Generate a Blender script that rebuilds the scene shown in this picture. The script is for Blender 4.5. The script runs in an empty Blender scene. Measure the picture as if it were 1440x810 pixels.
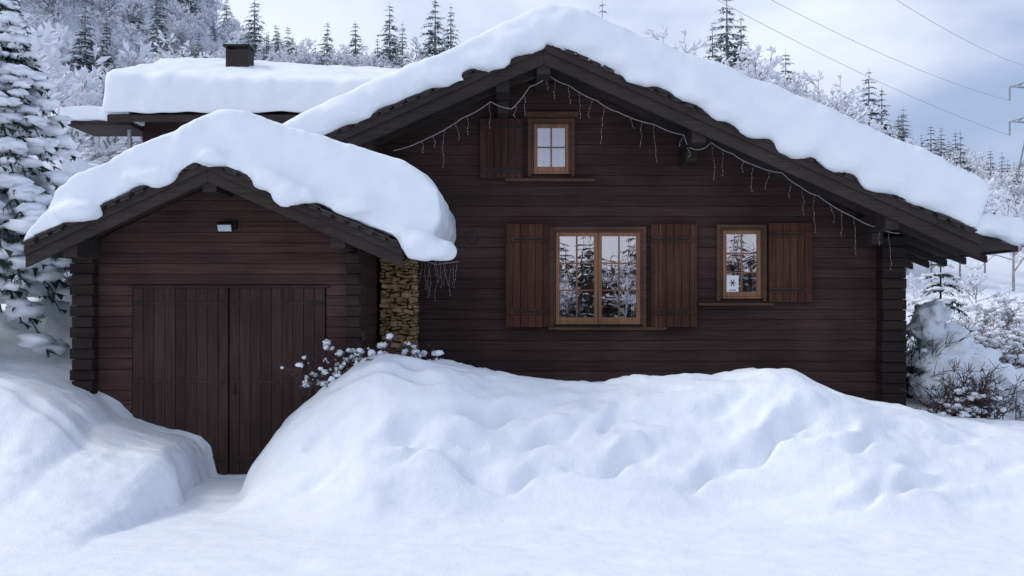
import bpy, math, random
import numpy as np
from mathutils import Vector, Matrix, noise as mn
random.seed(7)
sc=bpy.context.scene
ZC=2.0
def P(u,v,d): return Vector(((u-720)*d/1400, d, ZC+(430-v)*d/1400))
# ---------------------------------------------------------------- materials
def newmat(name):
    m=bpy.data.materials.new(name); m.use_nodes=True
    nt=m.node_tree; b=nt.nodes['Principled BSDF']
    return m,nt,b
def N(nt,t,**k):
    n=nt.nodes.new(t)
    for a,v in k.items(): setattr(n,a,v)
    return n
def ramp(nt,stops):
    r=N(nt,'ShaderNodeValToRGB'); e=r.color_ramp.elements
    e[0].position=stops[0][0]; e[0].color=(*stops[0][1],1)
    e[1].position=stops[-1][0]; e[1].color=(*stops[-1][1],1)
    for p,c in stops[1:-1]:
        x=e.new(p); x.color=(*c,1)
    return r
def snow_mat(name,bump=0.35,s1=5,s2=45,s3=160):
    m,nt,b=newmat(name); L=nt.links
    tc=N(nt,'ShaderNodeTexCoord')
    n1=N(nt,'ShaderNodeTexNoise'); n1.inputs['Scale'].default_value=s1; n1.inputs['Detail'].default_value=6
    n2=N(nt,'ShaderNodeTexNoise'); n2.inputs['Scale'].default_value=s2; n2.inputs['Detail'].default_value=4
    n3=N(nt,'ShaderNodeTexNoise'); n3.inputs['Scale'].default_value=s3
    for n in (n1,n2,n3): L.new(tc.outputs['Object'],n.inputs['Vector'])
    r=ramp(nt,[(0.3,(.82,.86,.91)),(0.7,(.88,.91,.95))]); L.new(n1.outputs['Fac'],r.inputs['Fac'])
    L.new(r.outputs['Color'],b.inputs['Base Color'])
    b.inputs['Roughness'].default_value=.6; b.inputs['Specular IOR Level'].default_value=.25
    bs=[]
    for n,st,ds in ((n1,bump,.05),(n2,bump*.9,.012),(n3,bump*.7,.005)):
        q=N(nt,'ShaderNodeBump'); q.inputs['Strength'].default_value=st; q.inputs['Distance'].default_value=ds
        L.new(n.outputs['Fac'],q.inputs['Height'])
        if bs: L.new(bs[-1].outputs['Normal'],q.inputs['Normal'])
        bs.append(q)
    L.new(bs[-1].outputs['Normal'],b.inputs['Normal'])
    return m
def wood_mat(name,c0,c1,axis='x',pitch=.14,pa='z',rough=.75,off=0.,spec=.3,var=.5):
    m,nt,b=newmat(name); L=nt.links
    tc=N(nt,'ShaderNodeTexCoord'); mp=N(nt,'ShaderNodeMapping')
    mp.inputs['Scale'].default_value={'x':(.7,14,22),'z':(22,14,.7),'y':(22,.7,22)}[axis]
    L.new(tc.outputs['Object'],mp.inputs['Vector'])
    n=N(nt,'ShaderNodeTexNoise'); n.inputs['Scale'].default_value=2.2; n.inputs['Detail'].default_value=7; n.inputs['Roughness'].default_value=.65
    L.new(mp.outputs['Vector'],n.inputs['Vector'])
    r=ramp(nt,[(.30,c0),(.70,c1)]); L.new(n.outputs['Fac'],r.inputs['Fac'])
    sp=N(nt,'ShaderNodeSeparateXYZ'); L.new(tc.outputs['Object'],sp.inputs[0])
    a=N(nt,'ShaderNodeMath',operation='ADD'); a.inputs[1].default_value=-off; L.new(sp.outputs[pa.upper()],a.inputs[0])
    d=N(nt,'ShaderNodeMath',operation='DIVIDE'); d.inputs[1].default_value=pitch; L.new(a.outputs[0],d.inputs[0])
    f=N(nt,'ShaderNodeMath',operation='FLOOR'); L.new(d.outputs[0],f.inputs[0])
    w=N(nt,'ShaderNodeTexWhiteNoise',noise_dimensions='1D'); L.new(f.outputs[0],w.inputs['W'])
    mr=N(nt,'ShaderNodeMapRange'); mr.inputs['To Min'].default_value=1-var*.5; mr.inputs['To Max'].default_value=1+var*.5; L.new(w.outputs['Value'],mr.inputs['Value'])
    n2=N(nt,'ShaderNodeTexNoise'); n2.inputs['Scale'].default_value=1.3; n2.inputs['Detail'].default_value=5; L.new(tc.outputs['Object'],n2.inputs['Vector'])
    mr2=N(nt,'ShaderNodeMapRange'); mr2.inputs['From Min'].default_value=.3; mr2.inputs['From Max'].default_value=.7; mr2.inputs['To Min'].default_value=.72; mr2.inputs['To Max'].default_value=1.3; L.new(n2.outputs['Fac'],mr2.inputs['Value'])
    mu=N(nt,'ShaderNodeMath',operation='MULTIPLY'); L.new(mr.outputs[0],mu.inputs[0]); L.new(mr2.outputs[0],mu.inputs[1])
    vm=N(nt,'ShaderNodeVectorMath',operation='SCALE'); L.new(r.outputs['Color'],vm.inputs[0]); L.new(mu.outputs[0],vm.inputs['Scale'])
    L.new(vm.outputs[0],b.inputs['Base Color'])
    bp=N(nt,'ShaderNodeBump'); bp.inputs['Strength'].default_value=.5; bp.inputs['Distance'].default_value=.004; L.new(n.outputs['Fac'],bp.inputs['Height']); L.new(bp.outputs['Normal'],b.inputs['Normal'])
    b.inputs['Roughness'].default_value=rough; b.inputs['Specular IOR Level'].default_value=spec
    return m
def plain(name,c,rough=.6,metal=0.,scale=20,var=.25,spec=.3):
    m,nt,b=newmat(name); L=nt.links
    tc=N(nt,'ShaderNodeTexCoord'); n=N(nt,'ShaderNodeTexNoise'); n.inputs['Scale'].default_value=scale; n.inputs['Detail'].default_value=5
    L.new(tc.outputs['Object'],n.inputs['Vector'])
    r=ramp(nt,[(.3,tuple(x*(1-var) for x in c)),(.7,tuple(min(1,x*(1+var)) for x in c))]); L.new(n.outputs['Fac'],r.inputs['Fac'])
    L.new(r.outputs['Color'],b.inputs['Base Color']); b.inputs['Roughness'].default_value=rough; b.inputs['Metallic'].default_value=metal
    b.inputs['Specular IOR Level'].default_value=spec
    return m
M_snow=snow_mat('snow_ground',.45)
M_snowR=snow_mat('snow_roof',bump=.3,s1=3,s2=30,s3=120)
M_snowT=plain('snow_clump',(.84,.87,.92),.7,scale=8,var=.05)
M_snowTF=plain('snow_clump_far',(.80,.83,.88),.7,scale=1,var=.1)
M_wall=wood_mat('stained_siding',(.030,.0170,.0150),(.070,.041,.0365),'x',.145,'z',off=.5,spec=.15,var=.3)
M_gar=wood_mat('stained_siding_garage',(.036,.0190,.0160),(.088,.049,.042),'x',.125,'z',off=0,spec=.15,var=.3)
M_gdoor=wood_mat('stained_door',(.026,.0150,.0132),(.062,.036,.032),'z',.1265,'x',off=-4.49,spec=.15,var=.35)
M_shut=wood_mat('shutter_wood',(.042,.0165,.0115),(.112,.046,.031),'z',.105,'x',spec=.2)
M_sh2=wood_mat('shutter_wood_dark',(.040,.018,.014),(.092,.044,.034),'z',.105,'x',spec=.2)
M_beam=wood_mat('beam_wood',(.024,.0175,.016),(.055,.042,.038),'x',.5,'x',var=.2,spec=.2)
M_log=wood_mat('log_end_wood',(.016,.011,.010),(.042,.029,.026),'y',.13,'z',var=.4,spec=.15)
M_soff=wood_mat('soffit_wood',(.022,.014,.013),(.046,.031,.028),'y',.12,'x')
M_frame=wood_mat('window_wood',(.14,.056,.024),(.30,.135,.060),'z',.3,'x',rough=.45,spec=.5,var=.15)
M_frameD=wood_mat('window_casing',(.055,.027,.017),(.12,.062,.040),'x',.3,'x',var=.2)
M_iron=plain('black_iron',(.02,.02,.02),.5,.5)
M_cable=plain('cable_grey',(.25,.27,.32),.6)
M_tile=plain('roof_tile_dark',(.045,.038,.036),.85,scale=12,var=.4)
M_dark=plain('dark_room_board',(.015,.015,.017),.9)  # near-black colour paints the dimness of the unlit room
M_curt=plain('curtain_cloth',(.40,.33,.33),.9,scale=6,var=.15)
M_paper=plain('white_paper',(.8,.8,.82),.6,var=.03)
M_stone=plain('tan_stone',(.38,.255,.135),.85,scale=9,var=.6)
M_mort=plain('mortar',(.09,.06,.04),.95)
M_plastic=plain('white_cable',(.36,.33,.35),.5,var=.1)
M_grey=plain('grey_metal',(.35,.37,.4),.4,.3)
M_lens=plain('lamp_glass',(.45,.5,.55),.15,var=.05,spec=.8)
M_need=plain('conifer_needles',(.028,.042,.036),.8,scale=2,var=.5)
M_needHaze=plain('conifer_needles_hazed',(.11,.13,.14),.85,scale=.6,var=.5)  # distance haze is mixed into this pale, bluish needle colour
M_bark=plain('bark',(.05,.035,.026),.9,scale=14,var=.4)
M_barkF=plain('bark_frosted',(.20,.19,.20),.9,scale=2,var=.4)
M_twigF=plain('frosted_branch',(.50,.51,.55),.9,scale=1.5,var=.3)
M_twigF2=plain('frosted_branch_brown',(.34,.31,.33),.9,scale=1.5,var=.3)
M_rime=plain('hoar_frost',(.80,.82,.87),.9,scale=.7,var=.12)
M_twig=plain('shrub_twigs',(.10,.062,.062),.9,scale=6,var=.4)
m,nt,b=newmat('window_glass'); L=nt.links
tr=N(nt,'ShaderNodeBsdfTransparent'); gl=N(nt,'ShaderNodeBsdfGlossy'); gl.inputs['Roughness'].default_value=.01; gl.inputs['Color'].default_value=(.98,.92,.94,1)
tc=N(nt,'ShaderNodeTexCoord'); nn=N(nt,'ShaderNodeTexNoise'); nn.inputs['Scale'].default_value=2.2; L.new(tc.outputs['Object'],nn.inputs['Vector'])
bp=N(nt,'ShaderNodeBump'); bp.inputs['Strength'].default_value=.12; bp.inputs['Distance'].default_value=.01; L.new(nn.outputs['Fac'],bp.inputs['Height']); L.new(bp.outputs['Normal'],gl.inputs['Normal'])
mx=N(nt,'ShaderNodeMixShader'); mx.inputs[0].default_value=.5; L.new(tr.outputs[0],mx.inputs[1]); L.new(gl.outputs[0],mx.inputs[2]); L.new(mx.outputs[0],nt.nodes['Material Output'].inputs['Surface'])
M_glass=m
# ---------------------------------------------------------------- mesh builder
class MB:
    def __init__(s,*mats): s.v=[];s.f=[];s.m=[];s.mats=list(mats)
    def add(s,vs,fs,mi=0):
        o=len(s.v); s.v+= [tuple(v) for v in vs]; s.f+=[tuple(i+o for i in f) for f in fs]; s.m+=[mi]*len(fs)
    def hexa(s,p,mi=0):
        s.add(p,[(3,2,1,0),(4,5,6,7),(0,1,5,4),(1,2,6,5),(2,3,7,6),(3,0,4,7)],mi)
    def box(s,x0,x1,y0,y1,z0,z1,mi=0):
        s.hexa([(x0,y0,z0),(x1,y0,z0),(x1,y1,z0),(x0,y1,z0),(x0,y0,z1),(x1,y0,z1),(x1,y1,z1),(x0,y1,z1)],mi)
    def mbox(s,M,sx,sy,sz,mi=0):
        c=[(-1,-1,-1),(1,-1,-1),(1,1,-1),(-1,1,-1),(-1,-1,1),(1,-1,1),(1,1,1),(-1,1,1)]
        s.hexa([M@Vector((a*sx/2,b*sy/2,d*sz/2)) for a,b,d in c],mi)
    def prism(s,poly,y0,y1,mi=0):
        n=len(poly); s.add([(x,y0,z) for x,z in poly]+[(x,y1,z) for x,z in poly],[tuple(range(n)),tuple(range(2*n-1,n-1,-1))]+[(i,i+n,(i+1)%n+n,(i+1)%n) for i in range(n)],mi)
    def tube(s,a,b,r0,r1,n=4,mi=0):
        a=Vector(a);b=Vector(b);d=(b-a)
        if d.length<1e-6: return
        d.normalize(); u=d.orthogonal().normalized(); w=d.cross(u)
        vs=[a+(u*math.cos(t)+w*math.sin(t))*r0 for t in [2*math.pi*i/n for i in range(n)]]+[b+(u*math.cos(t)+w*math.sin(t))*r1 for t in [2*math.pi*i/n for i in range(n)]]
        s.add(vs,[(i,(i+1)%n,(i+1)%n+n,i+n) for i in range(n)],mi)
    def spindle(s,a,b,r,mi=0):
        d=(b-a)
        if d.length<1e-6: return
        dn=d.normalized(); u=dn.orthogonal().normalized(); w=dn.cross(u); c=a.lerp(b,random.uniform(.4,.7))
        vs=[a,b]+[c+(u*math.cos(t)+w*math.sin(t))*r for t in (0,2.1,4.2)]
        s.add(vs,[(0,2,3),(0,3,4),(0,4,2),(1,3,2),(1,4,3),(1,2,4)],mi)
    def path(s,pts,r,n=5,mi=0):
        for i in range(len(pts)-1): s.tube(pts[i],pts[i+1],r,r,n,mi)
    def octa(s,c,rx,ry,rz,mi=0,j=.25):
        R=lambda:1+random.uniform(-j,j)
        c=Vector(c); vs=[c+Vector((rx*R(),0,0)),c+Vector((0,ry*R(),0)),c-Vector((rx*R(),0,0)),c-Vector((0,ry*R(),0)),c+Vector((0,0,rz*R())),c-Vector((0,0,rz*.5))]
        s.add(vs,[(0,1,4),(1,2,4),(2,3,4),(3,0,4),(1,0,5),(2,1,5),(3,2,5),(0,3,5)],mi)
    def blob(s,c,rx,ry,rz,mi=0,j=.15,n=7,k=5,fq=1.5):
        c=Vector(c); vs=[];fs=[]; sd=Vector((random.random()*50,0,0))
        for a in range(k+1):
            th=math.pi*a/k
            for b_ in range(n):
                ph=2*math.pi*b_/n; d=Vector((math.sin(th)*math.cos(ph),math.sin(th)*math.sin(ph),math.cos(th)))
                q=1+j*2*mn.noise(d*fq+sd); vs.append(c+Vector((d.x*rx,d.y*ry,d.z*rz))*q)
        for a in range(k):
            for b_ in range(n): fs.append((a*n+b_,(a+1)*n+b_,(a+1)*n+(b_+1)%n,a*n+(b_+1)%n))
        s.add(vs,fs,mi)
    def mesh(s,name,smooth=False):
        me=bpy.data.meshes.new(name); me.from_pydata(s.v,[],s.f)
        for m in s.mats: me.materials.append(m)
        me.polygons.foreach_set('material_index',s.m)
        if smooth: me.polygons.foreach_set('use_smooth',[True]*len(s.f))
        me.update(); return me
    def obj(s,name,parent=None,smooth=False,bevel=0):
        o=bpy.data.objects.new(name,s.mesh(name,smooth)); sc.collection.objects.link(o)
        if parent: o.parent=parent; o.matrix_parent_inverse=Matrix.Translation(parent.location).inverted()
        if bevel:
            b=o.modifiers.new('bevel','BEVEL'); b.width=bevel; b.segments=1; b.limit_method='ANGLE'
        return o
def empty(name,loc):
    e=bpy.data.objects.new(name,None); e.location=loc; e.empty_display_size=.3; sc.collection.objects.link(e); return e
tex={}
def clouds(size):
    if size not in tex:
        t=bpy.data.textures.new('lumps','CLOUDS'); t.noise_scale=size; t.noise_depth=2; tex[size]=t
    return tex[size]
def snowify(o,voxel,iters=8,disp=((.7,.12),(.2,.03))):
    r=o.modifiers.new('remesh','REMESH'); r.mode='VOXEL'; r.voxel_size=voxel; r.use_smooth_shade=True
    s=o.modifiers.new('smooth','SMOOTH'); s.iterations=iters; s.factor=.6
    for sz,st in disp:
        d=o.modifiers.new('lumps','DISPLACE'); d.texture=clouds(sz); d.strength=st; d.mid_level=.5; d.texture_coords='LOCAL'
    s=o.modifiers.new('smooth2','SMOOTH'); s.iterations=2; s.factor=.5
# ---------------------------------------------------------------- terrain
def sm(t): t=np.clip(t,0,1); return t*t*(3-2*t)
kR=np.array([(355,690),(366,650),(400,600),(430,570),(470,540),(510,512),(545,499),(600,505),(640,508),(700,525),(740,533),(850,540),(900,533),(960,534),(1040,530),(1090,522),(1130,527),(1160,540),(1200,553),(1240,565),(1290,570),(1340,590),(1440,600),(1800,620)],float)
KRX=(kR[:,0]-720)/128.4; KRZ=2-(kR[:,1]-430)/128.4; KRZ[0]=0
kL=np.array([(-400,500),(0,526),(50,536),(100,556),(128,576),(150,600),(200,615),(250,625),(266,640),(276,690)],float)
KLX=(kL[:,0]-720)/128.4; KLZ=2-(kL[:,1]-430)/128.4; KLZ[-1]=0
RX=[-400,-120,-55,-38,-26,-5,20,33,51,90,200,400]; RZ=[75,70,50,35,22,20,20,15.5,9,4,0,0]
dents=[(-.15,10.35,.26,.08,.20),(.42,10.2,.30,.07,.20),(-.45,9.95,.2,.06,.10),(1.15,9.95,.32,.07,.18),(1.0,10.35,.12,.09,.14),(2.55,10.05,.40,.07,.22),(3.0,10.25,.22,.07,.16),(3.5,10.0,.26,.07,.12),(1.9,9.8,.3,.06,.10),(-1.0,9.75,.2,.05,.07),(3.9,9.6,.3,.06,.12),(.2,9.72,.5,.05,.08),(3.3,9.35,.25,.06,.10)]
def height(X,Y):
    X=np.asarray(X,float);Y=np.asarray(Y,float)
    wob=.10*np.sin(Y*2.3+1)+.03*np.sin(Y*6.1)
    Xe=X+wob
    front=9.05+.15*np.sin(X*1.1)+.10*np.sin(X*2.7+2)
    aR=sm((Y-front)/(11.15-front))**.85
    back=1-.27*sm((Y-11.2)/2.6)
    h=np.interp(Xe,KRX,KRZ,left=0)*aR*back
    aL=sm((Y-8.2-.2*np.sin(X*2))/2.3)**.85
    h=h+np.interp(Xe,KLX,KLZ,right=0)*aL
    for dx,dy,sx,sy,a in dents:
        yo=.12*np.sin((X-dx)*4)+.04*np.sin((X-dx)*13+dx*7)
        q=((X-dx)/sx)**2+((Y-dy-yo)/sy)**2
        h=h-a*.8*np.exp(-q*1.3)
        q2=((X-dx)/sx)**2+((Y-dy-.14-yo)/(sy*1.4))**2
        h=h+a*.45*np.exp(-q2*1.3)
    farL=np.interp(Y,[11.8,13,16,25,40,60],[1.3,1.65,2.1,2.6,3.2,4]); farR=np.interp(Y,[13.5,25,45],[.7,1.2,1.35])
    k=sm((X+5)/10); far=farL*(1-k)+farR*k
    st=np.where(X<-5.05,11.5,13.4)
    w=sm((Y-st)/2.0); h=h*(1-w)+far*w
    h=h+.45*np.exp(-(((X+6.3)/.75)**2+((Y-13.6)/.8)**2))
    R=np.interp(X,RX,RZ); h=h+R*sm((Y-32)/80)*(Y>30)
    h=h+1.2*sm((-Y-14)/10)
    return h
def hz(x,y): return float(height(x,y))
def grow(a,b,s,r=1.09):
    out=[];x=a;sg=1 if b>a else -1
    while (b-x)*sg>0:
        x+=sg*s; s*=r; out.append(x)
    return out
xs=np.array(sorted(set(grow(-8,-420,.06)+list(np.arange(-8,8.3,.04))+grow(8.3,420,.06))))
ys=np.array(sorted(set(grow(7,-420,.06,1.12)+list(np.arange(7,14.2,.035))+grow(14.2,460,.06,1.06))))
GX,GY=np.meshgrid(xs,ys); H=height(GX,GY)
fl=np.empty_like(H)
for j in range(len(ys)):
    y=ys[j]
    for i in range(len(xs)):
        x=xs[i]
        if abs(x)<14 and -2<y<30:
            bank=min(1,H[j,i]*1.6)
            left=.5 if x<-3 else 1
            a=mn.noise((x*.8,y*.8,0))*.09+mn.noise((x*2.1,y*2.6,3))*.042*left
            c=mn.noise((x*5,y*6,7)); d=mn.noise((x*12,y*14,9)); e=mn.noise((x*24,y*26,2))
            cl=mn.noise((x*1.2+5,y*1.2,33))
            cw=min(1,max(0,.45+cl*3))
            ch=mn.noise((x*1.5,y*3.4,21)); ledge=max(0,ch-.13)*.30*left
            c2=abs(mn.noise((x*3.1,y*4.2,51)))*left
            fl[j,i]=(a+(c*.024+d*.012+e*.006)*(.3+.7*cw)-ledge+c2*.03*cw-.01)*(.22+.78*bank)+.010*mn.noise((x*.9,y*7,4))*(1-bank)
        else: fl[j,i]=mn.noise((x*.1,y*.1,0))*.4*min(1,max(0,(abs(y)-30)/20))
H=H+fl
V=np.stack([GX,GY,H],-1).reshape(-1,3); nx=len(xs);ny=len(ys)
ii=np.arange(nx-1);jj=np.arange(ny-1); I,J=np.meshgrid(ii,jj); a=(J*nx+I).ravel(); F=np.stack([a,a+1,a+1+nx,a+nx],-1)
me=bpy.data.meshes.new('snowy_ground'); me.vertices.add(len(V)); me.vertices.foreach_set('co',V.ravel())
me.loops.add(F.size); me.loops.foreach_set('vertex_index',F.ravel().astype(np.int32)); me.polygons.add(len(F)); me.polygons.foreach_set('loop_start',np.arange(0,F.size,4,dtype=np.int32)); me.polygons.foreach_set('loop_total',np.full(len(F),4,dtype=np.int32))
me.update(calc_edges=True); me.validate(); me.polygons.foreach_set('use_smooth',[True]*len(me.polygons)); me.materials.append(M_snow)
g=bpy.data.objects.new('snowy_ground',me); sc.collection.objects.link(g)
# ---------------------------------------------------------------- main chalet
house=empty('wooden_chalet',(.45,17,0))
AX,AZ,S=.41,5.40,.445
zr=lambda x:AZ-S*abs(x-AX)
FY=14.0
def plank(mb,l0,r0,l1,r1,y,z,z1,c=.005):
    mb.add([(l0,y+c,z),(r0,y+c,z),(r0,y,z+c),(l0,y,z+c),(l1,y,z1-c*.6),(r1,y,z1-c*.6),(r1,y+c*.6,z1),(l1,y+c*.6,z1),(l0,y+.06,z),(r0,y+.06,z),(l1,y+.06,z1),(r1,y+.06,z1)],
          [(0,1,2,3),(3,2,5,4),(4,5,6,7),(8,9,1,0),(7,6,11,10)])
wl=MB(M_wall)
pitch=.145; z=.5
while z<5.25:
    z1=z+pitch-.0035
    def ext(zz): return (AZ-.13-zz)/S
    l0=max(-3.7,AX-ext(z)); l1=max(-3.7,AX-ext(z1)); r0=min(5.35,AX+ext(z)); r1=min(5.35,AX+ext(z1))
    if r1-l1>.05: plank(wl,l0,r0,l1,r1,FY+random.uniform(-.002,.002),z,z1)
    z+=pitch
wl.prism([(-3.68,.0),(5.33,.0),(5.33,zr(5.33)-.15),(AX,AZ-.15),(-3.68,zr(-3.68)-.15)],FY+.05,FY+.2)
wl.box(5.2,5.4,FY+.2,20.5,0,3.05); wl.box(-3.68,-3.5,FY+.2,20.5,0,3.3); 
wl.obj('walls',house)
rf=MB(M_soff,M_beam,M_tile)
EL,ER=-4.0,6.02
def slab(x0,x1,t0,t1,y0,y1,mi): rf.prism([(x0,zr(x0)-t0),(x1,zr(x1)-t0),(x1,zr(x1)-t1),(x0,zr(x0)-t1)],y0,y1,mi)
slab(EL,AX,0,.10,12.86,21,0); slab(AX,ER,0,.10,12.86,21,0)
rf.prism([(ER,zr(ER)),(6.5,zr(ER)-.12),(6.5,zr(ER)-.19),(ER,zr(ER)-.10)],12.86,21,0)
yy=13.4
while yy<20.8:
    rf.prism([(5.36,zr(5.36)-.102),(6.40,zr(6.0)-.24),(6.40,zr(6.0)-.33),(5.36,zr(5.36)-.22)],yy,yy+.09,1); yy+=.62
rf.obj('roof_deck',house)
bb=MB(M_beam)
for x0,x1 in ((EL,AX),(AX,ER)):
    bb.prism([(x0,zr(x0)+.0),(x1,zr(x1)+.0),(x1,zr(x1)-.13),(x0,zr(x0)-.13)],12.76,12.80)
    bb.prism([(x0,zr(x0)-.10),(x1,zr(x1)-.10),(x1,zr(x1)-.29),(x0,zr(x0)-.29)],12.80,12.855)
    bb.prism([(x0,zr(x0)-.105),(x1,zr(x1)-.105),(x1,zr(x1)-.24),(x0,zr(x0)-.24)],13.35,13.45)
for x in (-.12,2.42,4.92,-1.9):
    zt=zr(x)-.14
    bb.box(x-.09,x+.09,12.87,14.0,zt-.26,zt-.02); bb.box(x-.075,x+.075,13.4,14.0,zt-.42,zt-.265)
bb.box(AX-.09,AX+.09,12.87,14,AZ-.40,AZ-.16)
bb.obj('bargeboards_and_purlins',house,bevel=.006)
tl=MB(M_tile)
def tiles(mb,x0,x1,zf,y,step=.17):
    n=int(abs(x1-x0)/step); sg=1 if x1>x0 else -1
    for i in range(n+1):
        x=x0+sg*i*step; s_=(zf(x+.01)-zf(x-.01))/.02
        M=Matrix.Translation((x,y+random.uniform(-.02,.01),zf(x)+.018+random.uniform(-.005,.006)))@Matrix.Rotation(-math.atan(s_)+(-sg*.06),4,'Y')
        mb.mbox(M,step*1.10,.20,.026); 
        M2=M@Matrix.Translation((0,-.045,-.03)); mb.mbox(M2,step*.7,.08,.035)
tiles(tl,AX,EL,zr,12.82); tiles(tl,AX,ER,zr,12.82)
tl.obj('roof_tile_edge',house)
lg=MB(M_log)
z=.35;k=0
while z<2.95:
    dx=.02 if k%2 else 0
    lg.box(5.12+random.uniform(-.008,.008),5.44+dx,13.74+(.03 if k%2 else 0),14.0-.002,z,z+.142); 
    z+=.145;k+=1
lg.box(5.15,5.42,13.80,13.97,.34,2.94)
lg.box(5.34,5.50,14.0,14.2,.3,3.0)
lg.obj('corner_log_ends',house,bevel=.006)
gt=MB(M_iron); gt.box(6.46,6.56,12.9,21,2.70,2.78); gt.obj('eave_gutter',house)
def top_poly(top,low,d): return [((u-720)*d/1400,2+(430-v)*d/1400) for u,v in top+low]
def snow_prism(name,poly,y0,y1,parent,voxel,extra=(),iters=8,disp=((.7,.12),(.2,.03)),mat=None):
    mb=MB(mat or M_snowR); mb.prism(poly,y0,y1)
    for c,r in extra: mb.blob(c,r[0],r[1],r[2],j=.12,n=14,k=9)
    o=mb.obj(name,parent,smooth=True); snowify(o,voxel,iters,disp); return o
d=12.78; c=1400/d
top=[(160,268),(250,236),(320,205),(400,176),(440,152),(500,122),(560,100),(620,74),(690,40),(738,16),(765,6),(800,10),(850,28),(900,49),(960,74),(1020,94),(1100,124),(1160,153),(1230,184),(1300,212),(1352,236),(1380,252),(1388,272),(1380,298)]
low=[((ER-.05)*c+720,430-(zr(ER-.05)+.02-2)*c),(AX*c+720,430-(AZ+.01-2)*c),(170,313)]
sn=snow_prism('roof_snow',top_poly(top,low,d),12.66,20.8,house,.05,
   extra=[(Vector((AX+.9*i*.55+random.uniform(-.2,.2),12.70,zr(AX+.9*i*.55)+.18)),(.36,.12,.15)) for i in range(-5,11)],iters=6,disp=((.9,.13),(.35,.06),(.13,.02)))
e2=snow_prism('eave_snow',[(5.9,zr(6)+.03),(6.62,2.84),(6.66,2.95),(6.55,3.12),(6.1,3.2),(5.8,3.12)],12.74,20.8,house,.035,
   extra=[(Vector((6.5,12.85,2.90)),(.17,.15,.11)),(Vector((6.2,12.75,2.99)),(.2,.12,.1))],iters=5,disp=((.35,.08),(.12,.04)))
def window(parent,x0,x1,z0,z1,ncas,cols,rows,y,name):
    w=.055; fr=MB(M_frame,M_frameD); gl=MB(M_glass); dk=MB(M_dark,M_curt)
    cw=.05
    fr.box(x0-cw,x0,y-.035,y+.05,z0-.04,z1+cw,1); fr.box(x1,x1+cw,y-.035,y+.05,z0-.04,z1+cw,1); fr.box(x0,x1,y-.037,y+.05,z1,z1+cw,1)
    fr.box(x0,x0+w*.6,y-.02,y+.04,z0,z1,1); fr.box(x1-w*.6,x1,y-.02,y+.04,z0,z1,1); fr.box(x0+w*.6,x1-w*.6,y-.022,y+.04,z1-w*.6,z1,1); fr.box(x0+w*.6,x1-w*.6,y-.03,y+.04,z0,z0+w*.6)
    X0=x0+w*.6;X1=x1-w*.6;Z0=z0+w*.6;Z1=z1-w*.6; W=(X1-X0)/ncas
    for i in range(ncas):
        a=X0+i*W+.003;b_=X0+(i+1)*W-.003; t=.052
        fr.box(a,a+t,y-.034,y+.02,Z0,Z1); fr.box(b_-t,b_,y-.034,y+.02,Z0,Z1); fr.box(a+t,b_-t,y-.032,y+.02,Z1-t,Z1); fr.box(a+t,b_-t,y-.032,y+.02,Z0,Z0+t*1.25)
        ga,gb,gz0,gz1=a+t,b_-t,Z0+t*1.25,Z1-t
        for cI in range(1,cols):
            x=ga+(gb-ga)*cI/cols; fr.box(x-.011,x+.011,y-.022,y+.004,gz0,gz1)
        for r in range(1,rows):
            zz=gz0+(gz1-gz0)*r/rows; fr.box(ga,gb,y-.019,y+.0,zz-.010,zz+.010)
        gl.add([(ga,y-.008,gz0),(gb,y-.008,gz0),(gb,y-.008,gz1),(ga,y-.008,gz1)],[(0,1,2,3)])
        n=10
        for side in (0,1):
            if (i+side)%2==1 and ncas>1: continue
            xa=ga if side==0 else gb-(gb-ga)*.16; wd=(gb-ga)*.16
            vs=[];
            for q in range(n+1):
                xx=xa+wd*q/n; yy=y+.02+.005*math.sin(q*1.9); vs+=[(xx,yy,gz0+.0),(xx,yy,gz1)]
            dk.add(vs,[(2*q,2*q+2,2*q+3,2*q+1) for q in range(n)],1)
    dk.add([(x0,y+.036,z0),(x1,y+.036,z0),(x1,y+.036,z1),(x0,y+.036,z1)],[(0,1,2,3)],0)  # flat dark board close behind the panes, in place of a shaded room
    fr.obj(name+'_frame',parent,bevel=.004); gl.obj(name+'_glass',parent); dk.obj(name+'_interior',parent)
def shutter(parent,x0,x1,z0,z1,y,name,ang=0,hinge='r',n=6,mat=None):
    mb=MB(mat or M_shut,M_iron); w=(x1-x0)/n
    for i in range(n): mb.box(x0+i*w+.003,x0+(i+1)*w-.003,y-.03+random.uniform(-.002,.002),y,z0+random.uniform(0,.004),z1)
    h=z1-z0
    for t in (.15,.85):
        mb.box(x0+.01,x1-.01,y-.05,y-.033,z0+h*t-.035,z0+h*t+.035)
        mb.box((x0 if hinge=='l' else x0+.12),(x1 if hinge=='r' else x1-.12),y-.056,y-.052,z0+h*t-.012,z0+h*t+.012,1)
    if ang:
        hx=x1 if hinge=='r' else x0
        M=Matrix.Translation((hx,y,0))@Matrix.Rotation(ang,4,'Z')@Matrix.Translation((-hx,-y,0))
        mb.v=[tuple(M@Vector(v)) for v in mb.v]
    mb.obj(name,parent,bevel=.004)
f=lambda u:(u-720)/100; q=lambda v:2+(430-v)/100
wy=FY-.02
window(house,f(778),f(903),q(456),q(324),2,2,3,wy,'living_room_window')
shutter(house,f(710),f(773),q(460),q(316),wy-.02,'shutter_a',ang=.16)
shutter(house,f(914),f(979),q(460),q(316),wy-.03,'shutter_b',hinge='l')
window(house,f(1012),f(1072),q(420),q(321),1,2,3,wy,'kitchen_window')
shutter(house,f(1079),f(1140),q(425),q(314),wy-.03,'shutter_c',hinge='l')
window(house,f(747),f(803),q(245),q(172),1,2,2,wy,'attic_window')
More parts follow.
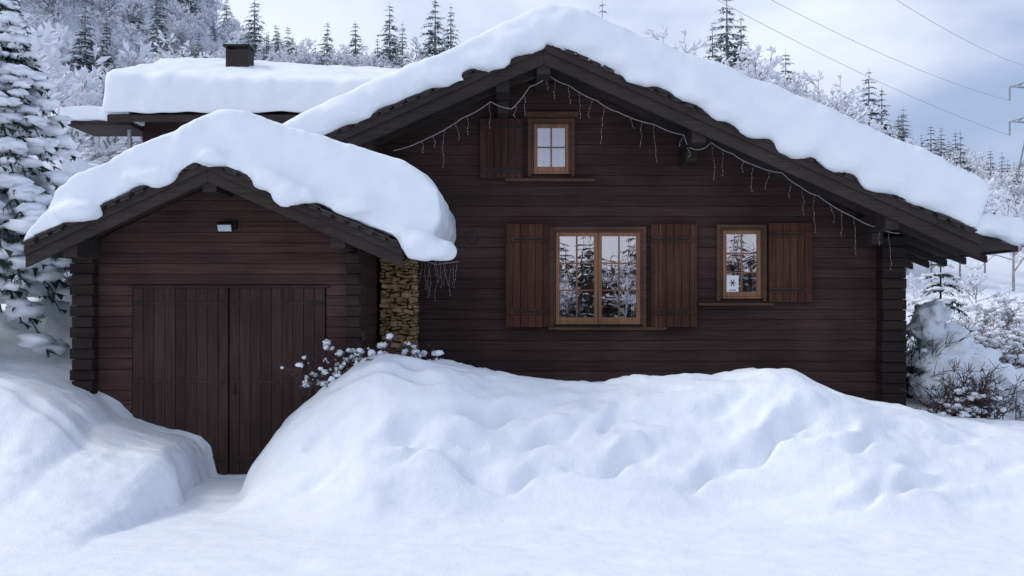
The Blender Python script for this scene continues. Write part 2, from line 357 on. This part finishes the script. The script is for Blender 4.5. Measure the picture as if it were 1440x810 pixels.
shutter(house,f(675),f(735),q(252),q(168),wy-.03,'shutter_d',mat=M_sh2)
sl=MB(M_frameD)
sl.box(f(771),f(936),wy-.09,wy+.01,q(464),q(460)); sl.box(f(980),f(1086),wy-.09,wy+.01,q(430),q(426)); sl.box(f(710),f(836),wy-.08,wy+.01,q(256),q(252))
sl.box(f(738),f(813),wy-.05,wy+.01,q(166),q(158)); sl.obj('window_sills',house,bevel=.004)
sg=MB(M_paper,M_iron); sx,sz=f(1029),q(400); y=wy-.030
sg.box(sx-.085,sx+.085,y,y+.004,sz-.125,sz+.125)
for k in range(3):
    M=Matrix.Translation((sx,y-.003,sz+.02))@Matrix.Rotation(k*math.pi/3,4,'Y'); sg.mbox(M,.10,.003,.011,1)
sg.box(sx-.05,sx+.05,y-.003,y-.001,sz-.085,sz-.075,1)
sg.obj('snowflake_notice',house)
vt=MB(M_beam); 
for k in range(10):
    t=2*math.pi*k/10; t2=2*math.pi*(k+1)/10
    vt.add([(f(664),FY-.06,q(333)),(f(664)+.09*math.cos(t),FY-.04,q(333)+.08*math.sin(t)),(f(664)+.09*math.cos(t2),FY-.04,q(333)+.08*math.sin(t2)),(f(664)+.09*math.cos(t),FY+.01,q(333)+.08*math.sin(t)),(f(664)+.09*math.cos(t2),FY+.01,q(333)+.08*math.sin(t2))],[(0,2,1),(1,2,4,3)])
vt.obj('wall_vent',house)
st=MB(M_stone,M_mort); st.box(-1.78,-1.34,13.62,13.98,.3,2.95,1)
z=.35
while z<2.9:
    hh=random.uniform(.03,.075); x=-1.80+random.uniform(-.02,.02)
    while x<-1.34:
        w=random.uniform(.05,.16); w=min(w,-1.31+random.uniform(-.02,.02)-x)
        if w>.03:
            M=Matrix.Translation((x+w/2,13.61+random.uniform(-.04,.02),z+hh/2+random.uniform(-.012,.012)))@Matrix.Rotation(random.uniform(-.3,.3),4,'Y')@Matrix.Rotation(random.uniform(-.3,.3),4,'Z')
            st.mbox(M,w-.004,.12,hh*random.uniform(.7,1.1))
            x+=w
        else: break
    for yy in (13.7,13.84): st.mbox(Matrix.Translation((-1.335+random.uniform(-.01,.01),yy,z+hh/2)),.06,.12,hh-.012)
    z+=hh
o=st.obj('stone_pillar',house,bevel=.010)
# ---------------------------------------------------------------- string lights
ls=MB(M_plastic,M_lens)
lp=[(553,212),(600,195),(650,166),(690,143),(720,153),(745,122),(772,106),(800,120),(840,142),(870,158),(920,175),(962,190),(968,206),(985,210),(1000,200),(1030,216),(1060,232),(1100,243),(1125,262),(1150,275),(1200,305),(1235,320),(1265,328)]
pts=[P(u,v,13.25) for u,v in lp]
fine=[]
for i in range(len(pts)-1):
    for k in range(6):
        t=k/6; fine.append(pts[i].lerp(pts[i+1],t)-Vector((0,0,.02*math.sin(math.pi*t))))
fine.append(pts[-1]); ls.path(fine,.006,5)
def strand(p,l):
    a=[p]; 
    for k in range(6): a.append(a[-1]+Vector((random.uniform(-.02,.02),random.uniform(-.01,.01),-l/6)))
    ls.path(a,.0016,3)
    for b_ in a[1:]:
        if random.random()<.7: ls.octa(b_,.006,.006,.010,1)
acc=0
for i in range(4,len(fine)):
    acc+=(fine[i]-fine[i-1]).length
    if acc>.15:
        acc=0
        if random.random()<.75: strand(fine[i],random.choice((.15,.25,.35,.5)))
for k in range(12):
    strand(P(592+k*4.5,365+random.uniform(-4,10),13.4),random.uniform(.2,.65))
ls.path([P(588,362,13.4),P(612,372,13.4),P(645,368,13.4)],.005)
ls.obj('string_lights')
# ---------------------------------------------------------------- garage
gar=empty('wooden_garage',(-3.4,12.9,0))
GX0,GZ0=-3.39,3.62
gzr=lambda x:GZ0-(.47 if x<GX0 else .44)*abs(x-GX0)
GY=11.8
gw=MB(M_gar); z=0
while z<3.5:
    z1=z+.125-.0035
    def L_(zz): return max(-4.95,GX0-(GZ0-.12-zz)/.47)
    def R_(zz): return min(-1.86,GX0+(GZ0-.12-zz)/.44)
    y=GY+random.uniform(-.002,.002)
    segs=[(L_(z),R_(z),L_(z1),R_(z1))] if z>2.22 else [(L_(z),-4.50,L_(z1),-4.50),(-2.20,R_(z),-2.20,R_(z1))]
    for l0,r0,l1,r1 in segs:
        if r1>l1: plank(gw,l0,r0,l1,r1,y,z,z1)
    if z1<2.75: gw.box(-1.90,-1.84+random.uniform(-.002,.002),GY+.06,13.98,z,z1)
    if z1<2.75: gw.box(-4.98,-4.90+random.uniform(-.002,.002),GY+.06,13.98,z,z1)
    z+=.125
gw.prism([(-4.93,0),(-1.88,0),(-1.88,gzr(-1.88)-.14),(GX0,GZ0-.14),(-4.93,gzr(-4.93)-.14)],GY+.07,GY+.2)
gw.obj('walls',gar)
gd=MB(M_gdoor,M_iron); x=-4.49; w=.1265
for i in range(18):
    gp=.004 if i!=9 else .022
    zt=2.21
    gd.box(x+gp/2,x+w-.0025-(.01 if i==8 else 0),GY-.018+random.uniform(-.0025,.0025),GY+.05,0.01+random.uniform(0,.012),zt); x+=w
for xa,xb in ((-4.47,-3.40),(-3.30,-2.23)):
    for zz in (2.03,1.10,.2): gd.box(xa,xb,GY-.027,GY-.0225,zz-.02,zz+.02,0)
    gd.box(xa if xa<-4 else xb-.16,xa+.16 if xa<-4 else xb,GY-.031,GY-.028,2.01,2.05,1)
gd.box(-4.54,-2.16,GY-.03,GY+.04,2.213,2.24)
gd.box(-3.30,-3.27,GY-.05,GY-.030,.95,1.07,1)
gd.obj('double_door',gar,bevel=.003)
gc=MB(M_log); z=0;k=0
while z<2.6:
    dx=.045 if k%2 else 0
    gc.box(-5.14-dx,-4.90,11.62+dx,GY-.003,z,z+.122); gc.box(-5.14-dx,-4.98,GY,GY+.12,z,z+.122)
    gc.box(-1.95,-1.79+dx*.4,11.68+dx*.5,GY-.003,z,z+.122)
    z+=.125;k+=1
gc.box(-5.12,-4.93,11.69,GY+.10,.01,2.6); gc.box(-1.93,-1.81,11.72,GY-.01,.01,2.6)
gc.obj('corner_log_ends',gar,bevel=.006)
GL,GR=-5.42,-1.22
gr=MB(M_soff); 
for x0,x1 in ((GL,GX0),(GX0,GR)): gr.prism([(x0,gzr(x0)),(x1,gzr(x1)),(x1,gzr(x1)-.09),(x0,gzr(x0)-.09)],11.14,13.97)
gr.obj('roof_deck',gar)
gb=MB(M_beam)
for x0,x1 in ((GL,GX0),(GX0,GR)):
    gb.prism([(x0,gzr(x0)),(x1,gzr(x1)),(x1,gzr(x1)-.11),(x0,gzr(x0)-.11)],11.05,11.085)
    gb.prism([(x0,gzr(x0)-.09),(x1,gzr(x1)-.09),(x1,gzr(x1)-.24),(x0,gzr(x0)-.24)],11.085,11.135)
for x in (-4.95,-1.95,GX0): 
    zt=gzr(x)-.12; gb.box(x-.08,x+.08,11.15,GY,zt-.22,zt-.0)
gb.obj('bargeboards_and_purlins',gar,bevel=.005)
gt=MB(M_tile); tiles(gt,GX0,GL,gzr,11.10,.15); tiles(gt,GX0,GR,gzr,11.10,.15)
yy=11.2
while yy<13.9:
    gt.box(GR-.1,GR+.06,yy,yy+.13,gzr(GR)-.03,gzr(GR)+.03); yy+=.15
gt.obj('roof_tile_edge',gar)
d=11.12;c=1400/d
top=[(33,345),(50,320),(72,296),(82,268),(110,248),(150,232),(200,203),(255,184),(290,164),(322,158),(350,161),(420,184),(500,206),(560,226),(596,246),(618,272),(622,305),(612,335)]
low=[(570,(430-(gzr(-1.26)+.02-2)*c)),(GX0*c+720,430-(GZ0+.01-2)*c)]
ex=[(P(404,272,10.93),(.19,.13,.17)),(P(378,252,10.96),(.2,.12,.13)),(P(432,274,10.96),(.13,.12,.11)),(P(592,345,10.93),(.26,.2,.17)),(P(620,352,11.0),(.17,.2,.13)),(P(575,335,11.0),(.15,.15,.14)),(P(300,222,10.98),(.18,.12,.10)),
    (P(500,290,10.98),(.3,.12,.14)),(P(210,250,10.98),(.3,.12,.12)),(P(110,298,10.98),(.3,.13,.12))]
snow_prism('roof_snow',top_poly(top,low,d),10.99,13.95,gar,.035,extra=ex,iters=8,disp=((.7,.10),(.25,.045),(.1,.02)))
fl_=MB(M_iron,M_lens); p=P(320,320,GY)
fl_.mbox(Matrix.Translation((p.x,GY-.10,p.z))@Matrix.Rotation(.5,4,'X'),.19,.07,.11,0)
fl_.mbox(Matrix.Translation((p.x,GY-.132,p.z-.017))@Matrix.Rotation(.5,4,'X'),.16,.012,.085,1); fl_.box(p.x+.10,p.x+.12,GY-.1,GY,p.z-.02,p.z+.08)
fl_.box(p.x-.03,p.x+.12,GY-.03,GY,p.z+.03,p.z+.09)
fl_.obj('flood_light',gar,bevel=.006)
# ---------------------------------------------------------------- neighbour chalet
nb=empty('neighbouring_chalet',(-6.5,28,0))
w=MB(M_wall,M_grey); w.box(-9.35,-2.6,25.2,32,1,6.75); w.box(-9.62,-9.54,24.9,24.98,2,6.5,1); w.obj('walls',nb)
w=MB(M_beam); w.hexa([(-9.8,24.1,6.45),(-2.5,24.1,6.45),(-2.5,28,7.9),(-9.8,28,7.9),(-9.8,24.1,6.62),(-2.5,24.1,6.62),(-2.5,28,8.07),(-9.8,28,8.07)])
w.hexa([(-9.8,28.005,7.9),(-2.5,28.005,7.9),(-2.5,32.5,6.4),(-9.8,32.5,6.4),(-9.8,28.005,8.07),(-2.5,28.005,8.07),(-2.5,32.5,6.6),(-9.8,32.5,6.6)])
w.box(-10.9,-9.36,24.4,26,6.42,6.52)
w.obj('roof_deck',nb)
w=MB(M_snowR)
w.hexa([(-9.95,23.95,6.63),(-2.5,23.95,6.63),(-2.5,28,8.09),(-9.95,28,8.09),(-9.85,24.05,7.65),(-2.5,24.05,7.4),(-2.5,28,8.65),(-9.7,28,9.0)])
w.hexa([(-9.95,27.9,8.05),(-2.5,27.9,8.05),(-2.5,32.6,6.6),(-9.95,32.6,6.6),(-9.7,27.9,9.0),(-2.5,27.9,8.65),(-2.5,32.5,7.3),(-9.8,32.5,7.6)])
o=w.obj('roof_snow',nb); snowify(o,.09,8,((1.2,.2),(.4,.06)))
w=MB(M_snowR); w.box(-11.0,-9.3,24.2,26,6.54,6.85); o=w.obj('balcony_snow',nb); snowify(o,.05,3,((.5,.12),))
w=MB(M_beam,M_iron); x=-7.35; w.box(x-.3,x+.3,26.6,27.2,7.5,8.85); w.box(x-.36,x+.36,26.54,27.26,8.92,8.98,1)
for a in (-.27,.27): w.box(x+a-.03,x+a+.03,26.62,27.18,8.85,8.92,1)
w.obj('chimney',nb)
sh=empty('snowy_shed',(-9.9,19.5,0))
w=MB(M_wall); w.box(-10.6,-9.2,19,21,1.5,4.6); w.obj('walls',sh)
w=MB(M_snowR); w.box(-11.2,-8.4,18.6,21.4,4.55,4.9); o=w.obj('roof_snow',sh); snowify(o,.06,10,((.8,.12),))
# ---------------------------------------------------------------- vegetation
def conifer(mb,H,R,whorls=17,br=7,twigs=5,blobs=3,base=0.08,detail=False,droop=.35,snow=1.,power=.85,lean=0):
    def ax(z): return Vector((lean*(H-z)**2/H,0,z))
    mb.tube(ax(0),ax(H*.25),H*.018,H*.015,6,2); mb.tube(ax(H*.25),ax(H*.5),H*.015,H*.010,6,2); mb.tube(ax(H*.5),ax(H),H*.010,.008,5,2)
    for wI in range(whorls):
        t=base+(1-base)*(wI+random.uniform(-.3,.3))/whorls
        z0=H*min(.985,max(t,base)); l=R*(.07+.93*max(0,(1-t))**power)
        for bI in range(br):
            az=random.uniform(0,6.283); ll=l*random.uniform(.6,1.15)
            dv=Vector((math.cos(az),math.sin(az),0)); sd=Vector((-dv.y,dv.x,0))
            dr=ll*droop*random.uniform(.7,1.6); up=ll*.12; A=ax(z0)
            f=lambda s:A+Vector((0,0,up*s-dr*s*s))+dv*ll*s
            prev=f(0); n=twigs
            for k in range(1,n+1):
                s=k/n; c=f(s); 
                tw=ll*.34*(1.15-s*.75)*random.uniform(.7,1.2)
                for sg in (-1,1):
                    e=c+(dv*.6+sd*sg*.9).normalized()*tw+Vector((0,0,-tw*random.uniform(.15,.6)))
                    wv=dv*tw*.2
                    mb.add([c-wv,c+wv,e+wv*.35,e-wv*.35],[(0,1,2,3)],0)
                    if random.random()<.5:
                        e2=c.lerp(e,.6)+Vector((0,0,-tw*.45)); mb.add([c.lerp(e,.25)-wv*.6,c.lerp(e,.8),e2],[(0,1,2)],0)
                    if not detail and random.random()<.55*snow:
                        up_=Vector((0,0,.03)); mb.add([c-wv*.7+up_,c+wv*.7+up_,e.lerp(c,.2)+up_*1.5],[(0,1,2)],1)
                    if detail:
                        for h_ in range(3):
                            b0=c.lerp(e,random.random()); tip=b0+Vector((random.uniform(-.03,.03),random.uniform(-.03,.03),-tw*random.uniform(.2,.5)))
                            mb.add([b0-sd*.008,b0+sd*.008,tip],[(0,1,2)],0)
                mb.add([prev-sd*tw*.14,prev+sd*tw*.14,c+sd*tw*.10,c-sd*tw*.10],[(0,1,2,3)],0)
                prev=c
            for k in range(blobs):
                if random.random()>snow: continue
                s=random.uniform(.3,1.0); c=f(s)+sd*random.uniform(-.15,.15)*ll
                r=ll*random.uniform(.09,.17)
                if detail: mb.blob(c+Vector((0,0,r*.2)),r*1.4,r*1.2,r*.55,1,.35,9,6,2.2)
                else: mb.octa(c+Vector((0,0,r*.15)),r*1.5,r*1.5,r*.55,1,.4)
def decid(mb,H,levels=4,kids=4,r0=.09,spread=.75,rime=.085):
    def rec(p,d,l,r,lv):
        e=p+d*l
        mb.tube(p,e,r,r*.65,4 if lv<2 else 3,0)
        if lv>=levels:
            return
        for k in range(kids+(2 if lv==0 else 0)):
            t=random.uniform(.3,1) if k else 1
            nd=(d+Vector((random.gauss(0,1),random.gauss(0,1),random.gauss(.15,.6)))*spread).normalized()
            b0=p.lerp(e,t); l2=l*random.uniform(.5,.78)
            if lv+1==levels:
                mb.spindle(b0,b0+nd*l2,rime*random.uniform(.5,1.2)*H/8.5,1)
                n2=(nd+Vector((random.gauss(0,.7),random.gauss(0,.7),random.gauss(0,.5)))).normalized(); b1=b0+nd*l2*.4
                mb.spindle(b1,b1+n2*l2*.6,rime*.7*random.uniform(.5,1.2)*H/8.5,1)
            else: rec(b0,nd,l2,max(.02,r*.58),lv+1)
    rec(Vector((0,0,0)),Vector((0,0,1)),H*.33,r0,0)
def link(name,me,parent,loc,s,rz):
    o=bpy.data.objects.new(name,me); sc.collection.objects.link(o); o.location=loc; o.scale=(s*random.uniform(.85,1.15),)*2+(s,); o.rotation_euler=(0,0,rz)
    if parent: o.parent=parent
    return o
con=[]
for k in range(4):
    mb=MB(M_needHaze,M_snowTF,M_barkF); conifer(mb,8,[1.9,2.3,1.7,2.1][k],whorls=[19,18,21,17][k],br=8,twigs=4,blobs=2,snow=[.8,.95,.75,1][k],power=[.8,.9,.75,.85][k]); con.append(mb.mesh('conifer_mesh'))
dec=[]
for k in range(5):
    mb=MB(M_twigF if k%2 else M_twigF2,M_rime); decid(mb,8.5,r0=.09,spread=[.75,.6,.85,.7,.65][k],rime=[.10,.085,.11,.075,.1][k]); dec.append(mb.mesh('frosted_tree_mesh'))
forest=empty('hillside_forest',(0,0,0))
rng=random.Random(3)
for _ in range(3700):
    y=rng.uniform(36,114); x=rng.uniform(-.56*y-3,.56*y+3)
    if rng.random()>.35+.65*min(1,(y-30)/50): continue
    if x>6 and y<46: continue
    u=x/y*1400+720
    if 640<u<1040 and rng.random()<.8 : continue
    z=hz(x,y)
    if mn.noise((x*.06,y*.06,5))<-.34: continue
    pc=.08+.30*max(0,mn.noise((x*.05,y*.05,1)))
    isc=rng.random()<pc
    sc_=rng.uniform(.42,.8)*(1.0 if isc else .85)
    link('tree',con[rng.randrange(4)] if isc else dec[rng.randrange(5)],forest,(x,y,z-.2),sc_,rng.uniform(0,6.28))
conN=[]
for k in range(2):
    mb=MB(M_need,M_snowT,M_bark); conifer(mb,8,2.8,whorls=14,br=9,twigs=4,blobs=1,snow=.3); conN.append(mb.mesh('conifer_mesh'))
opp=empty('roadside_woods',(0,0,0))
for _ in range(260):
    x=rng.uniform(-24,24); y=rng.uniform(-32,-22)
    link('tree',conN[rng.randrange(2)] if rng.random()<.85 else dec[rng.randrange(5)],opp,(x,y,hz(x,y)-.2),rng.uniform(.38,.68),rng.uniform(0,6.28))
def spot(u,vtop,y,me,hm=8.,width=1.,kind='snowy_conifer'):
    x=(u-720)*y/1400; zt=2+(430-vtop)*y/1400; z=hz(x,y)-.2; s=(zt-z)/hm
    if s<.2: return
    o=bpy.data.objects.new(kind,me); sc.collection.objects.link(o); o.location=(x,y,z); o.scale=(s*width,s*width,s); o.rotation_euler=(0,0,u)
for u,v,y,w in [(358,-8,88,1),(300,22,100,.9),(270,-5,98,1),(388,32,100,.8),(460,28,95,.9),(500,28,92,1),(548,2,92,.9),(566,30,94,.8),(612,-6,90,1.),(634,5,94,.8),(847,-2,95,.6),(1022,-8,84,1.1),(1042,20,84,.9),(1002,35,86,.9),(1105,68,84,.9),(1222,96,76,1.),(1240,120,78,.9),(1270,150,76,1.),(1309,172,74,.9),(1345,215,74,.8),(1408,245,74,.8),(225,-20,80,.8),(150,10,75,.8)]:
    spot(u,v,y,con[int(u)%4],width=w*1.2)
for u,v,y in [(940,14,80),(1065,40,72),(1160,78,70),(1185,110,66),(1385,235,50),(1425,250,45),(1350,270,48),(430,40,80),(60,-10,45),(110,60,42),(20,10,40),(165,30,50),(210,60,60),(40,120,34),(95,140,36),(1290,200,60),(1085,62,74),(1130,90,76),(330,30,84),(250,30,70),(410,48,80),(375,50,86),(480,52,88),(520,55,90),(590,45,90),(1045,45,78),(1205,130,70),(1330,215,66),(1255,165,70)]:
    spot(u,v,y,dec[int(u)%5],7.5,1.1,'frosted_tree')
mb=MB(M_need,M_snowT,M_bark); conifer(mb,2.6,1.0,whorls=13,br=10,twigs=6,blobs=2,detail=True,base=.03); me=mb.mesh('fir',True)
o=bpy.data.objects.new('snowy_fir',me); sc.collection.objects.link(o); o.location=(9.6,22.3,hz(9.6,22.3)-.1); o.scale=(.95,.95,.95)
mb=MB(M_need,M_snowT,M_bark); random.seed(21)
conifer(mb,5.0,1.40,whorls=15,br=10,twigs=9,blobs=5,detail=True,base=.24,droop=.8,lean=-.12,power=.55)
o=bpy.data.objects.new('snow_laden_spruce',mb.mesh('spruce',True)); sc.collection.objects.link(o); o.location=(-6.4,12.3,hz(-6.8,12.2)-.15)
def shrub(name,loc,n,h,w,nblob,br,seed,mat=M_twig,lean=0,rd=.6):
    random.seed(seed); mb=MB(mat,M_snowT); z=hz(loc[0],loc[1]) if len(loc)<3 else loc[2]
    o0=Vector((0,0,-.1)); tips=[]
    for k in range(n):
        p=o0+Vector((random.gauss(0,.25)*w,random.gauss(0,.2)*w,0)); d=Vector((random.gauss(lean,.5),random.gauss(0,.5),1)).normalized(); L_=h*random.uniform(.5,1.1)
        for s in range(4):
            e=p+d*L_/4; mb.tube(p,e,.009*(1-s*.18),.009*(.82-s*.18),3)
            for q_ in range(3):
                td=(d+Vector((random.gauss(0,.8),random.gauss(0,.8),random.gauss(0,.4)))).normalized(); te=e+td*L_*.2; mb.tube(e,te,.005,.003,3); tips.append(e.lerp(te,random.random()))
            p=e; d=(d+Vector((random.gauss(0,.25),random.gauss(0,.25),-.08*s))).normalized()
        tips.append(p)
    for k in range(nblob):
        c=random.choice(tips); r=br*random.uniform(.3,1.3); mb.blob(c,r*random.uniform(.8,1.5),r*random.uniform(.8,1.3),r*rd,1,.45,9,6,2.2)
    ob=mb.obj(name,None,True); ob.location=(loc[0],loc[1],z); return ob
shrub('snowy_shrub',(-2.12,11.4),26,.50,.65,64,.030,1,rd=.85)
shrub('snowy_shrub',(-1.80,11.5),16,.44,.5,40,.034,2,rd=.85)
shrub('snowy_shrub',(-1.15,11.8),14,.26,.6,34,.034,12,rd=.85)
shrub('bare_shrub',(6.0,13.0),130,.75,.75,80,.04,3)
shrub('bare_shrub',(5.7,12.7),50,.42,.8,90,.04,4)
shrub('dark_bush',(5.85,14.7),80,1.1,.3,50,.05,5,mat=M_need)
mb=MB(M_snowR); random.seed(5)
for dx,dy,dz,r in [(0,0,.55,.42),(.25,.1,.85,.34),(-.05,.2,1.1,.30),(.5,0,.45,.4),(.75,.2,.6,.35),(.1,.3,1.35,.24),(1.0,0,.3,.4),(.45,.4,.95,.3),(-.1,-.3,.3,.35)]:
    mb.blob((dx,dy,dz),r,r,r*.7,0,.3,14,9,2)
o=mb.obj('snow_covered_hedge',None,True); o.location=(6.2,14.6,hz(6.25,14.6)-.1); snowify(o,.03,2,((.25,.16),(.1,.05)))
shrub('snowy_bush',(7.3,15.4),90,.75,1.1,240,.055,6)
shrub('snowy_bush',(8.2,17),90,.8,1.8,240,.06,7)
shrub('snowy_bush',(7.4,13.6),80,.45,1.2,200,.045,9)
shrub('snowy_bush',(9.6,19.5),100,.8,2.2,240,.07,10)
shrub('snowy_bush',(12,24),100,1.2,3,240,.09,11)
shrub('snowy_bush',(-8.4,17.5),60,.9,1.4,160,.08,13)
for k in range(16):
    x=rng.uniform(12,26);y=rng.uniform(30,42); link('frosted_tree',dec[k%5],None,(x,y,hz(x,y)-.1),rng.uniform(.25,.45),k)
for k in range(14):
    x=rng.uniform(-22,-8.5);y=rng.uniform(24,36)
    if x>-11 and y<33: continue
    link('frosted_tree',dec[k%5],None,(x,y,hz(x,y)-.1),rng.uniform(.35,.6),k)
# ---------------------------------------------------------------- pylon + lines
py=MB(M_grey); cx,cy=43.0,80; zb=hz(cx,cy)-.5; zt=21
def leg(t,s): 
    wd=2.2*(1-t)+.35*t; return Vector((cx+s[0]*wd,cy+s[1]*wd,zb+(zt-zb)*t))
cs=[(-1,-1),(1,-1),(1,1),(-1,1)]
for i in range(10):
    for k in range(4):
        a=leg(i/10,cs[k]);b_=leg((i+1)/10,cs[k]);c2=leg((i+1)/10,cs[(k+1)%4]);d2=leg(i/10,cs[(k+1)%4])
        py.tube(a,b_,.07,.07,4); py.tube(a,c2,.04,.04,3); py.tube(d2,b_,.04,.04,3); py.tube(b_,c2,.04,.04,3)
for za in (16.8,19.6):
    for sg in (-1,1):
        tip=Vector((cx+sg*3.0,cy,za))
        for yy in (-.4,.4):
            py.tube((cx+sg*.5,cy+yy,za+.7),tip,.06,.04,4); py.tube((cx+sg*.5,cy+yy,za-.1),tip,.06,.04,4)
            for t in (.25,.5,.75): py.tube(Vector((cx+sg*.5,cy+yy,za-.1)).lerp(tip,t),Vector((cx+sg*.5,cy+yy,za+.7)).lerp(tip,t-.15),.03,.03,3)
        py.tube(tip,tip-Vector((0,0,1.1)),.08,.08,5)
py.obj('electricity_pylon')
pw=MB(M_cable)
def cable(a,b_,sag):
    pts=[]
    for k in range(41):
        t=k/40; p=a.lerp(b_,t); p=p-Vector((0,0,sag*4*t*(1-t))); pts.append(p)
    pw.path(pts,.011,4)
cable(Vector((39.95,80,15.7)),P(900,-60,48),.6); cable(Vector((39.95,80,18.5)),P(1010,-40,45),.6); cable(Vector((42,80,21)),P(1200,-40,44),.5)
pw.obj('power_lines')
# ---------------------------------------------------------------- sky & light
w=bpy.data.worlds.new('World'); sc.world=w; w.use_nodes=True; nt=w.node_tree; L=nt.links; bg=nt.nodes['Background']
sky=N(nt,'ShaderNodeTexSky',sky_type='NISHITA'); sky.sun_disc=False; sky.sun_elevation=math.radians(46); sky.sun_rotation=math.radians(285); sky.air_density=1.2; sky.dust_density=.6; sky.ozone_density=2
tc=N(nt,'ShaderNodeTexCoord'); mp=N(nt,'ShaderNodeMapping'); mp.inputs['Scale'].default_value=(1,1,1.8); mp.inputs['Location'].default_value=(.35,.1,.2); L.new(tc.outputs['Generated'],mp.inputs[0])
n=N(nt,'ShaderNodeTexNoise'); n.inputs['Scale'].default_value=2.6; n.inputs['Detail'].default_value=6; n.inputs['Roughness'].default_value=.48; n.inputs['Distortion'].default_value=.2; L.new(mp.outputs[0],n.inputs['Vector'])
sp=N(nt,'ShaderNodeSeparateXYZ'); L.new(tc.outputs['Generated'],sp.inputs[0])
a=N(nt,'ShaderNodeMath',operation='MULTIPLY_ADD'); a.inputs[1].default_value=-.62; L.new(sp.outputs['X'],a.inputs[0]); L.new(n.outputs['Fac'],a.inputs[2])
mr=N(nt,'ShaderNodeMapRange'); mr.interpolation_type='SMOOTHSTEP'; mr.inputs['From Min'].default_value=.22; mr.inputs['From Max'].default_value=.52; mr.inputs['To Min'].default_value=.12; mr.inputs['To Max'].default_value=1; L.new(a.outputs[0],mr.inputs['Value'])
cr=ramp(nt,[(.3,(7.4,8.3,10.2)),(.7,(9.6,10.3,11.5))]); L.new(n.outputs['Fac'],cr.inputs['Fac'])
sb=N(nt,'ShaderNodeMix',data_type='RGBA'); sb.inputs['Factor'].default_value=.6; sb.inputs['B'].default_value=(3.4,4.5,7.6,1); L.new(sky.outputs[0],sb.inputs['A'])
mx=N(nt,'ShaderNodeMix',data_type='RGBA'); L.new(mr.outputs[0],mx.inputs['Factor']); L.new(sb.outputs['Result'],mx.inputs['A']); L.new(cr.outputs[0],mx.inputs['B'])
L.new(mx.outputs['Result'],bg.inputs['Color']); bg.inputs['Strength'].default_value=.102
sd=bpy.data.lights.new('sun','SUN'); sd.energy=1.3; sd.angle=math.radians(16); sd.color=(1,.97,.93)
so=bpy.data.objects.new('sun',sd); sc.collection.objects.link(so)
az=math.radians(285); el=math.radians(46); v=Vector((math.sin(az)*math.cos(el),math.cos(az)*math.cos(el),math.sin(el)))
so.rotation_euler=v.to_track_quat('Z','Y').to_euler(); so.location=(0,0,30)
sc.view_settings.view_transform='Standard'; sc.view_settings.look='None'; sc.view_settings.exposure=0
cam=bpy.data.cameras.new('camera'); co=bpy.data.objects.new('camera',cam); sc.collection.objects.link(co)
co.location=(0,0,ZC); co.rotation_euler=(math.pi/2,0,0); cam.sensor_width=36; cam.lens=35; cam.shift_y=25/1440; cam.clip_end=2000
sc.camera=co
